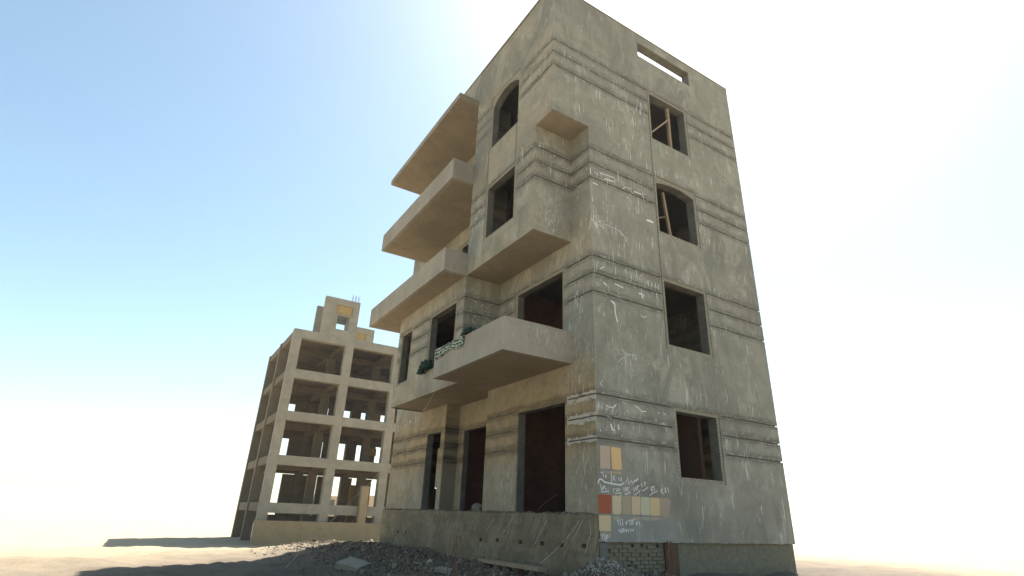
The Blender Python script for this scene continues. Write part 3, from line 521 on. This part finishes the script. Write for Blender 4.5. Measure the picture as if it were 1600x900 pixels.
def splatter(name, axis, d, cu, cz, su, sz, n, smax, drip, label):
    '''many small flecks and runs of white paint thrown on one spot of a wall'''
    bm = bmesh.new(); sg = 1 if axis == 'x' else -1
    for k in range(n):
        u, z = random.gauss(cu, su), random.gauss(cz, sz); r = smax*(.25+.75*random.random()**3); L_ = r*random.choice((.6, .8, 1.2, 1.6)) if random.random() > drip else r*random.uniform(4, 14)
        if axis == 'x' and d > -.1 and not ((D1+.08 if z > ZN+.1 else .08) < u < 2.3): continue
        if axis == 'x' and -1 < d < -.1 and not (D2+.15 < u < -.1 and 3.5 < z < 4.13) and not (D1+.08 < u < -.08 and 6.85 < z < 9.9): continue
        if axis == 'x' and d < -4 and not (D1+.08 < u < -.08 and 4.3 < z < 6.6): continue
        if axis == 'y' and d == 0 and not ((-1.0 < u < -.05 and z > .1) or (-4.8 < u < -3.3 and .1 < z < 3.3) or (-12.3 < u < -9.25 and .1 < z < 3.3) or (b < u < -1.2 and 6.2 < z < 6.6)): continue
        if axis == 'y' and d == 0 and u < a-.05 and z > 3.3 and z < 4.3: continue
        if axis == 'y' and d < -1 and (not (b+.1 < u < -.08) or -3.55 < u < -1.7 or (u > a-.06 and z < ZN+.1) or z < ZB+.1): continue
        if any(abs(z-g) < .035 for g in G2+G3+G4+G5): continue
        r = r if L_ < 3*r else r*.55; ang = random.uniform(-.1, .1) if L_ > 3*r else random.uniform(-1, 1); m_ = 7; vs = []
        for q in range(m_):
            t_ = 2*math.pi*q/m_; pu, pz = math.cos(t_)*r*random.uniform(.6, 1.1), math.sin(t_)*L_*random.uniform(.75, 1.1)
            vs.append(bm.verts.new(P3(axis, d+sg*(.0012+.0006*random.random()), u+pu*math.cos(ang)-pz*math.sin(ang), z+pu*math.sin(ang)+pz*math.cos(ang))))
        bm.faces.new(vs)
    o = mk(name, bm, CHALK, HO); o['label'] = label; o['kind'] = 'stuff'
for args in SPLATS: splatter('paint_splatter', *args)
for pts, w in SPL:
    bm = bmesh.new(); stroke(bm, pts, w, x=.003); mk('paint_splash', bm, CHALK, HO)
# ---------------------------------------------------------------- the bare concrete frame behind
XF = -36.0
FR = thing('concrete_frame_building', (-41.5, 8, -2.3), 'bare concrete frame of an unfinished multi storey building beyond the left end', 'building')
YC = [-.47, 3.84, 8.15, 12.46, 16.78]; XC = [-36.3, -41.7, -47.0]
for xi, x in enumerate(XC):
    for y in YC:
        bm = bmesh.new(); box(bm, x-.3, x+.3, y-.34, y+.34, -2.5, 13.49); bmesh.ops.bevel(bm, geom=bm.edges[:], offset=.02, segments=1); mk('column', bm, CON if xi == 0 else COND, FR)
for zi, z in enumerate((.33, 3.65, 6.93, 10.22, 13.5)):
    for xi, x in enumerate(XC):
        for y0, y1 in zip(YC[:-1], YC[1:]):
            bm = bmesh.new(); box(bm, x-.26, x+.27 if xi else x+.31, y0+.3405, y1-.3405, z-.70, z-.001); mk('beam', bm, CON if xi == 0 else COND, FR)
            if xi == 0:
                bm = bmesh.new(); box(bm, XF+.002, XF+.03, y0+.3405, y1-.3405, z-.70, z); mk('edge_form', bm, CON, FR) if False else bm.free()
    for y in YC:
        for x0, x1 in ((XC[1], XC[0]), (XC[2], XC[1])):
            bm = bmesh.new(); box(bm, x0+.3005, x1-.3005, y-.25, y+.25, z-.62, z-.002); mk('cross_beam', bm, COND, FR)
    if z > 1:
        bm = bmesh.new()
        for x0, x1 in ((XC[1], XC[0]), (XC[2], XC[1])):
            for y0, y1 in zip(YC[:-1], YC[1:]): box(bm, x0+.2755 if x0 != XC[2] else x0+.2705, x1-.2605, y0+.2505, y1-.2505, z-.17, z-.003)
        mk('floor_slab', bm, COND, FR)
# rear infill with window openings, ragged block edges
for zi, z0 in enumerate((.33, 3.65, 6.93, 10.22)):
    op = [(7.1, 8.02), (8.88, 9.55), (10.85, 11.5), (12.9, 13.6), (14.9, 15.6), (1.6, 2.4), (4.9, 5.6)]
    lo, hi = {0: (z0-.9, 2.92), 1: (z0+.85, 6.05), 2: (z0+.85, 9.28), 3: (z0+.9, 12.5)}[zi]
    rects = [(u0, u1, lo, hi) for u0, u1 in op]
    if zi == 3: rects = [(5.2, 7.0, lo, hi), (1.0, 2.4, lo, hi)]
    bm = bmesh.new(); cells(bm, 'x', XC[2]-.2, XC[2]-.27+.4, [(YC[0]+.345, YC[-1]-.345, z0 if zi else -.37-.9, z0+2.57)], rects)
    mk('infill_wall', bm, COND, FR)
    for (y0, y1) in ((8.9, 9.9), (10.6, 11.9)):      # ochre block panels on the far side of the rooms
        if zi in (1, 2, 3):
            bm = bmesh.new(); box(bm, XC[1]-2.2, XC[1]-2.05, y0, y1, z0+1.2, z0+1.9); mk('ochre_panel', bm, OCH, FR)
# ground storey: dwarf column, dark ring beam already in place, tan base wall and ledge
bm = bmesh.new(); box(bm, XF+.02, XF+.5, 6.36, 6.95, -.9, 1.8); bmesh.ops.bevel(bm, geom=bm.edges[:], offset=.02, segments=1); mk('stub_column', bm, TAN, FR)
bm = bmesh.new(); box(bm, XC[1]-1, XC[1]-.6, 7.5, 8.5, -1, 2.1); mk('block_pier', bm, OCH, FR)
bm = bmesh.new(); cells(bm, 'x', XF-.4, XF+.55, [(-.9, 17.2, -2.9, -.87)], []); mk('base_wall', bm, TAN, FR)
bm = bmesh.new(); box(bm, XF+.5505, XF+.9, -.9, 17.2, -2.9, -2.3); mk('base_ledge', bm, TAN, FR)
# roof: stair tower and parapet box with ochre shutters, starter bars
bm = bmesh.new(); cells(bm, 'x', XF-.35, XF+.0, [(1.2, 4.17, 13.5, 16.84)], [(2.2, 3.62, 15.45, 16.25), (2.4, 3.45, 14.1, 15.33)]); cells(bm, 'x', XF-3.3, XF-3.0, [(1.2, 4.17, 13.5, 16.84)], [(2.0, 3.9, 14.0, 15.6)])
box(bm, XF-2.999, XF-.351, 3.9, 4.17, 13.5, 16.84); mk('stair_tower', bm, CON, FR)
bm = bmesh.new(); box(bm, XF-.2, XF-.12, 2.2, 3.62, 15.45, 16.25); mk('shutter', bm, OCH, FR)
bm = bmesh.new(); cells(bm, 'x', XF-.3, XF, [(4.175, 5.76, 13.5, 14.64)], [(4.2, 5.07, 13.57, 14.12)]); box(bm, XF-2.5, XF-.301, 5.5, 5.76, 13.5, 14.64); mk('roof_parapet', bm, CON, FR)
bm = bmesh.new(); box(bm, XF-.15, XF-.08, 4.2, 5.07, 13.57, 14.12); mk('shutter', bm, OCH, FR)
for i in range(9):
    y = 3.42+.085*i; bm = bmesh.new(); h = random.uniform(.55, .85); tube(bm, [(XF-.15-.12*(i % 3), y, 16.8), (XF-.15-.12*(i % 3), y+random.uniform(-.03, .03), 16.84+h)], .012, 5); mk('starter_bar', bm, RUST, FR)

# low far houses, seen as slivers under the frame
def far_house(x, y, w, d, h, mat, label):
    o = thing('far_house', (x, y, -2.4), label, 'house')
    bm = bmesh.new(); box(bm, x-d/2, x+d/2, y-w/2, y+w/2, -5.5, h); mk('wall', bm, mat, o)
    bm = bmesh.new(); box(bm, x-d/2-.2, x+d/2+.2, y-w/2-.2, y+w/2+.2, h+.002, h+.35); mk('roof', bm, mat, o)
    for k in range(int(w//3)):
        for zz in ([.2, 3.3] if h > 4 else [.2]):
            bm = bmesh.new(); yy = y-w/2+1.2+3*k; box(bm, x+d/2-.05, x+d/2+.03, yy, yy+1.1, zz, zz+1.3); mk('window', bm, JAMB, o)
PALE = m_plain("pale_sandy_render", (.50, .40, .27), (.60, .49, .34), 1, .02)
far_house(-88, 17, 9, 8, 1.7, PALE, 'low sandy house far behind, left of the stub column of the concrete frame')
far_house(-94, 30, 10, 9, 2.2, PALE, 'low pale house far behind, seen right of the stub column of the concrete frame')


# ---------------------------------------------------------------- small things on and around the house
# rope that hangs from the lowest slab down to the left
bm = bmesh.new(); A_ = Vector((-5.96, -1.27, 3.42)); B_ = Vector((-9.3, -4.4, -1.35)); A_ = Vector(ROPE_P[0]); pts = []
P0, P1_, P2_, P3_ = [Vector(p) for p in ROPE_P]
for k in range(41):
    s = k/40*3; i = min(int(s), 2); f = s-i; Q = [P0*2-P1_, P0, P1_, P2_, P3_, P3_*2-P2_]; q = Q[i:i+4]
    pts.append(.5*((2*q[1])+(q[2]-q[0])*f+(2*q[0]-5*q[1]+4*q[2]-q[3])*f*f+(3*q[1]-q[0]-3*q[2]+q[3])*f**3))
E_ = pts[-1]+(pts[-1]-pts[-4])*9; 
for k in range(1, 13):
    p = pts[40].lerp(E_, k/12); 
    if p.z < ground_h(p.x, p.y): break
    pts.append(p)
tube(bm, pts, .007, 6); tag(mk('rope', bm, ROPE), 'thin pale rope hanging from the underside of the building down to the left', 'rope')

# checked blanket over the balcony parapet
t = NT("checked_blanket_cloth"); tc = t.new("ShaderNodeTexCoord").outputs["UV"]
ck = t.new("ShaderNodeTexVoronoi"); t.L(t.map((26, 5.2, 1), vec=tc), ck.inputs["Vector"]); ck.inputs["Scale"].default_value = 1; ck.inputs["Randomness"].default_value = .35
col = t.mix(t.ramp(ck.outputs["Distance"], .30, .42, 0, 1), (.55, .56, .44), (.02, .05, .04))
BL = t.fin(col, t.bump(t.noise(60, 3), .004, .5))
me = bpy.data.meshes.new('blanket'); vs, fs, uvs = [], [], []; nu, nv = 40, 12
for i in range(nu+1):
    f = i/nu; x = -4.46+(1.74)*f; hang = .27+.05*math.sin(f*9)-.02*f+.03*noise.noise(Vector((f*8, 0, 0)))
    for j in range(nv+1):
        s = j/nv*(hang+.16); sk = -.06*(s-.16)*1.5 if s > .16 else 0
        fold = .012*math.sin(f*38+.8*math.sin(j*.6))+.02*noise.noise(Vector((f*6, j*.3, 2)))
        if s < .16: p = (x, D2+.14-s*.95, 4.215+.015+abs(fold)*.6)
        else: p = (x+sk, D2-.022-abs(fold), 4.225-(s-.16))
        vs.append(p); uvs.append((f, j/nv))
for i in range(nu):
    for j in range(nv): k = i*(nv+1)+j; fs.append((k, k+1, k+nv+2, k+nv+1))
me.from_pydata(vs, [], fs); uvl = me.uv_layers.new(name='UVMap')
for p in me.polygons:
    p.use_smooth = True
    for li in p.loop_indices: uvl.data[li].uv = uvs[me.loops[li].vertex_index]
me.materials.append(BL); o = link(bpy.data.objects.new('blanket', me)); m_ = o.modifiers.new('thickness', 'SOLIDIFY'); m_.thickness = .008; m_.offset = 0
tag(o, 'green and white checked blanket draped over the lowest balcony parapet', 'blanket')
def bundle(loc, sc, seed, label):
    bm = bmesh.new(); bmesh.ops.create_icosphere(bm, subdivisions=4, radius=1)
    for v in bm.verts:
        p = v.co.copy(); n_ = noise.fractal(p*1.3+Vector((seed, 0, 0)), .8, 2.2, 4); r_ = abs(noise.noise(p*2.6+Vector((0, seed, 0))))
        v.co = p*(1+.5*n_-.45*r_); v.co.x *= sc[0]; v.co.y *= sc[1]; v.co.z = max(v.co.z, -.55)*sc[2]
        v.co += Vector(loc)
    tag(mk('cloth_bundle', bm, GREEN, smooth=True), label, 'cloth')
bundle((-6.72, -1.3, 4.33), (.30, .20, .19), 3, 'dark green crumpled cloth on the sill of the first floor window')
bundle((-6.95, -1.38, 4.16), (.14, .12, .12), 9, 'dark green cloth end hanging over the window sill')
bundle((-2.62, -1.95, 4.29), (.26, .15, .10), 5, 'dark green crumpled cloth on the parapet at the right end of the checked blanket')

# timber seen in the openings of the side wall
def bar(name, p, q, w, mat, label, cat, group=None, h=None):
    p, q = Vector(p), Vector(q); d = (q-p).normalized(); s_ = d.cross(Vector((0, 0, 1)));
    if s_.length < .1: s_ = Vector((0, 1, 0))
    s_.normalize(); n_ = s_.cross(d); h = h or w; bm = bmesh.new(); R_ = []
    m_ = 6
    for k in range(m_+1):
        c = p.lerp(q, k/m_)+s_*(.1*w*noise.noise(Vector((k*.7, w*9, 0)))); R_.append([bm.verts.new(c+s_*sx_*w/2+n_*sn*h/2) for sx_, sn in ((-1,-1),(1,-1),(1,1),(-1,1))])
    for k in range(m_):
        for e in range(4): bm.faces.new([R_[k][e], R_[k][(e+1) % 4], R_[k+1][(e+1) % 4], R_[k+1][e]])
    bm.faces.new(R_[0]); bm.faces.new(R_[-1][::-1])
    bmesh.ops.bevel(bm, geom=[e for e in bm.edges if e.calc_face_angle(0) > 1], offset=min(w, h)*.08, segments=1)
    return tag(mk(name, bm, mat), label, cat, group)
bar('timber_post', (-.20, 3.55, 10.78), (-.20, 3.55, 12.50), .09, WOOD, 'upright timber post standing in the top window of the side wall', 'timber')
bar('timber_brace', (-.10, 2.56, 11.0), (-.10, 3.5, 12.0), .05, WOOD, 'slanting timber brace across the top window of the side wall', 'timber')
bar('timber_post', (-.25, 3.25, 7.56), (-.25, 3.05, 9.1), .07, WOOD, 'leaning timber post in the arched second floor window of the side wall', 'timber')
bar('timber_plank', (-.35, 2.75, 8.15), (-.45, 3.4, 8.5), .12, WOOD, 'short plank lying slanted in the arched window of the side wall', 'timber', h=.03)

# ground things
gz = ground_h
bar('timber_plank', (-3.5, -.70, -1.04), (-.9, -.76, -1.02), .22, WOOD, 'long weathered plank lying on the rubble in front of the plinth', 'plank', h=.075)
bar('timber_plank', (-5.4, -1.6, gz(-5.4, -1.6)+.06), (-4.8, -1.75, gz(-4.8, -1.75)+.07), .16, WOOD, 'short broken board among the rubble left of the long plank', 'plank', h=.03)
for (x, y, dx, h, lab) in ((-.72, -3.0, -.03, .98, 'thin rusty rod standing in the rubble, left of the pair'), (-.44, -3.0, -.04, 1.0, 'thin rusty rod standing in the rubble, left one of the close pair'), (-.34, -3.0, -.03, .97, 'thin rusty rod standing in the rubble, right one of the close pair')):
    z = gz(x, y)-.15; bm = bmesh.new(); tube(bm, [(x, y, z), (x+dx*.4, y, (z-.39)/2), (x+dx, y+.02, -.39-.03*(h-.97)*33*.4)], .007, 6); tag(mk('steel_rod', bm, RUST), lab, 'rod', 'rusty rods in the rubble')
for k, (y0, y1) in enumerate(((1.72, 1.86), (1.88, 1.96))):
    x = .1; z = -1.45; bm = bmesh.new(); tube(bm, [(x+.14, y0-.1*k, z), (x+.07, (y0+y1)/2, -.95), (x, y1, -.42)], .014, 6); tag(mk('steel_rod', bm, RUST), ('rusty rod leaning on the side wall base, nearer the corner', 'rusty rod leaning on the side wall base, farther from the corner')[k], 'rod', 'rusty rods leaning on the side wall')
bm = bmesh.new(); tube(bm, [(-2.05, -.10, .04), (-2.0, -.16, .03), (-1.98, -.17, .10), (-1.7, -.16, .27), (-1.25, -.13, .45)], .006, 6); tag(mk('bent_wire', bm, RUST), 'bent wire sticking out of the ledge at the right side of the widest ground opening', 'wire')
def slab_chunk(loc, s, rz, tilt, label):
    bm = bmesh.new(); box(bm, -s[0]/2, s[0]/2, -s[1]/2, s[1]/2, -s[2]/2, s[2]/2); bmesh.ops.bevel(bm, geom=bm.edges[:], offset=.02, segments=1); bmesh.ops.subdivide_edges(bm, edges=bm.edges[:], cuts=2, use_grid_fill=True)
    for v in bm.verts: v.co += Vector((noise.noise(v.co*6), noise.noise(v.co*6+Vector((9, 0, 0))), noise.noise(v.co*6+Vector((0, 9, 0)))))*.035
    o = mk('concrete_chunk', bm, CON); o.location = loc; o.rotation_euler = (tilt, tilt*.6, rz); tag(o, label, 'rubble')
slab_chunk((-6.15, -3.0, gz(-6.15, -3.0)+.05), (.75, .5, .18), .5, .25, 'broken tan slab chunk at the left edge of the rubble')
slab_chunk((-3.1, -1.9, gz(-3.1, -1.9)+.05), (.35, .22, .10), .9, .15, 'pale broken block beside the long plank')

slab_chunk((-6.35, .66, .17), (.30, .22, .16), .5, .4, 'broken block lying in the middle ground floor opening')
# loose stones, shards and bits of brick over the heaps
import numpy as np
rng = np.random.default_rng(4)
base = []
for s_ in range(6):
    bm = bmesh.new(); bmesh.ops.create_icosphere(bm, subdivisions=1, radius=1)
    for v in bm.verts: v.co *= 1+.45*noise.noise(v.co*1.7+Vector((s_*7.3, 0, 0))); 
    base.append((np.array([v.co[:] for v in bm.verts]), np.array([[v.index for v in f.verts] for f in bm.faces]))); bm.free()
def scatter(name, n, region, size, mat, label, flat=.7, hf=None, shape_pow=2.4, dens=None):
    VV, FF, off = [], [], 0; k = 0
    while k < n:
        x = rng.uniform(region[0], region[1]); y = rng.uniform(region[2], region[3])
        if (L0 < x < -.02 and y > -.16) or (dens and rng.random() > dens(x, y)): continue
        k += 1; s_ = size[0]+(size[1]-size[0])*rng.random()**shape_pow
        v, f = base[k % 6]; A3 = rng.normal(size=(3, 3)); Q_, _ = np.linalg.qr(A3)
        w = (v*np.array([1, rng.uniform(.6, 1), rng.uniform(.35, .9)])) @ Q_.T*s_
        z = hf(x, y) if hf else ground_h(x, y); w = w+np.array([x, y, z+s_*.25]); VV.append(w); FF.append(f+off); off += len(v)
    me = bpy.data.meshes.new(name); V_ = np.concatenate(VV); F_ = np.concatenate(FF); me.from_pydata(V_.tolist(), [], F_.tolist()); me.materials.append(mat)
    return tag(link(bpy.data.objects.new(name, me)), label, 'rubble' if label else None, kind='stuff')
t = NT("rubble_stone"); ri = t.new("ShaderNodeNewGeometry").outputs["Random Per Island"]
cr = t.new("ShaderNodeValToRGB"); t.L(ri, cr.inputs[0]); e = cr.color_ramp; e.interpolation = 'CONSTANT'
cols = [(0, (.12, .095, .068)), (.2, (.20, .157, .108)), (.40, (.27, .215, .15)), (.56, (.16, .075, .045)), (.66, (.26, .22, .16)), (.76, (.18, .14, .095)), (.88, (.12, .09, .062)), (.96, (.40, .36, .28))]
e.elements[0].color = (*cols[0][1], 1); e.elements[0].position = 0; e.elements[1].position = cols[1][0]; e.elements[1].color = (*cols[1][1], 1)
for p_, c_ in cols[2:]: q = e.elements.new(p_); q.color = (*c_, 1)
n1 = t.noise(30, 4, .7); STN = t.fin(t.mix(t.ramp(n1, .35, .7, .5, 0), cr.outputs[0], (.05, .045, .04)), t.bump(n1, .01, .6))
front_d = lambda x, y: math.exp(-((max(0, -y-.3))/2.2)**2) if x < .3 else math.exp(-(x/1.6)**2)
scatter('rubble', 24000, (-13.5, 2.2, -4.6, 2.4), (.008, .045), STN, 'dark rubble and broken stones heaped along the foot of the building', dens=front_d)
scatter('coarse_rubble', 420, (-13.5, 2.0, -4.4, 2.4), (.045, .12), STN, 'larger broken stones in the rubble heap', dens=front_d)
t = NT("pale_rubble"); n1 = t.noise(14, 4, .7); PST = t.fin(t.mix(t.ramp(n1, .3, .7), (.20, .20, .18), (.42, .41, .37)), t.bump(n1, .01, .6))
scatter('pale_rubble', 2200, (-1.0, 1.2, -.9, 1.1), (.005, .03), PST, 'pale grey mortar rubble heaped at the building corner', dens=lambda x, y: math.exp(-((x-.25)**2/.35+(y+.2)**2/.5)))
def ledge_h(x, y): return .045
LV = scatter('ledge_debris', 900, (L0+.1, -.02, -.158, -.02), (.006, .026), STN, 'crumbs of mortar lying on the ledge of the plinth', hf=ledge_h) if False else None
VV, FF, off = [], [], 0
for k in range(800):
    x = rng.uniform(L0+.1, 0); y = rng.uniform(-.125, .22) if any(u0 < x < u1 for u0, u1 in ((-9.13, -8.0), (-3.19, -1.115))) else rng.uniform(-.125, -.01)
    if noise.noise(Vector((x*1.3, 4, 0))) < -.12 and rng.random() < .75: continue
    s_ = .008+.035*rng.random()**3; v, f = base[k % 6]; w = v*s_+np.array([x, y, .05+s_*.2]); VV.append(w); FF.append(f+off); off += len(v)
me = bpy.data.meshes.new('ledge_debris'); me.from_pydata(np.concatenate(VV).tolist(), [], np.concatenate(FF).tolist()); me.materials.append(PLI)
tag(link(bpy.data.objects.new('ledge_debris', me)), 'crumbs of mortar lying on the ledge of the plinth', 'rubble', kind='stuff')

# thin dusty air over the plain
bm = bmesh.new(); box(bm, -3400, 3400, -3400, 3400, -12, 18.6)
hm = bpy.data.materials.new("dusty_air"); hm.use_nodes = True; hn = hm.node_tree; hn.nodes.clear()
ho = hn.nodes.new("ShaderNodeOutputMaterial"); hv = hn.nodes.new("ShaderNodeVolumePrincipled"); hv.inputs["Color"].default_value = (.96, .97, 1, 1); hv.inputs["Density"].default_value = .00035; hv.inputs["Anisotropy"].default_value = .35
hn.links.new(hv.outputs[0], ho.inputs["Volume"]); tag(mk('haze', bm, hm), kind='stuff')
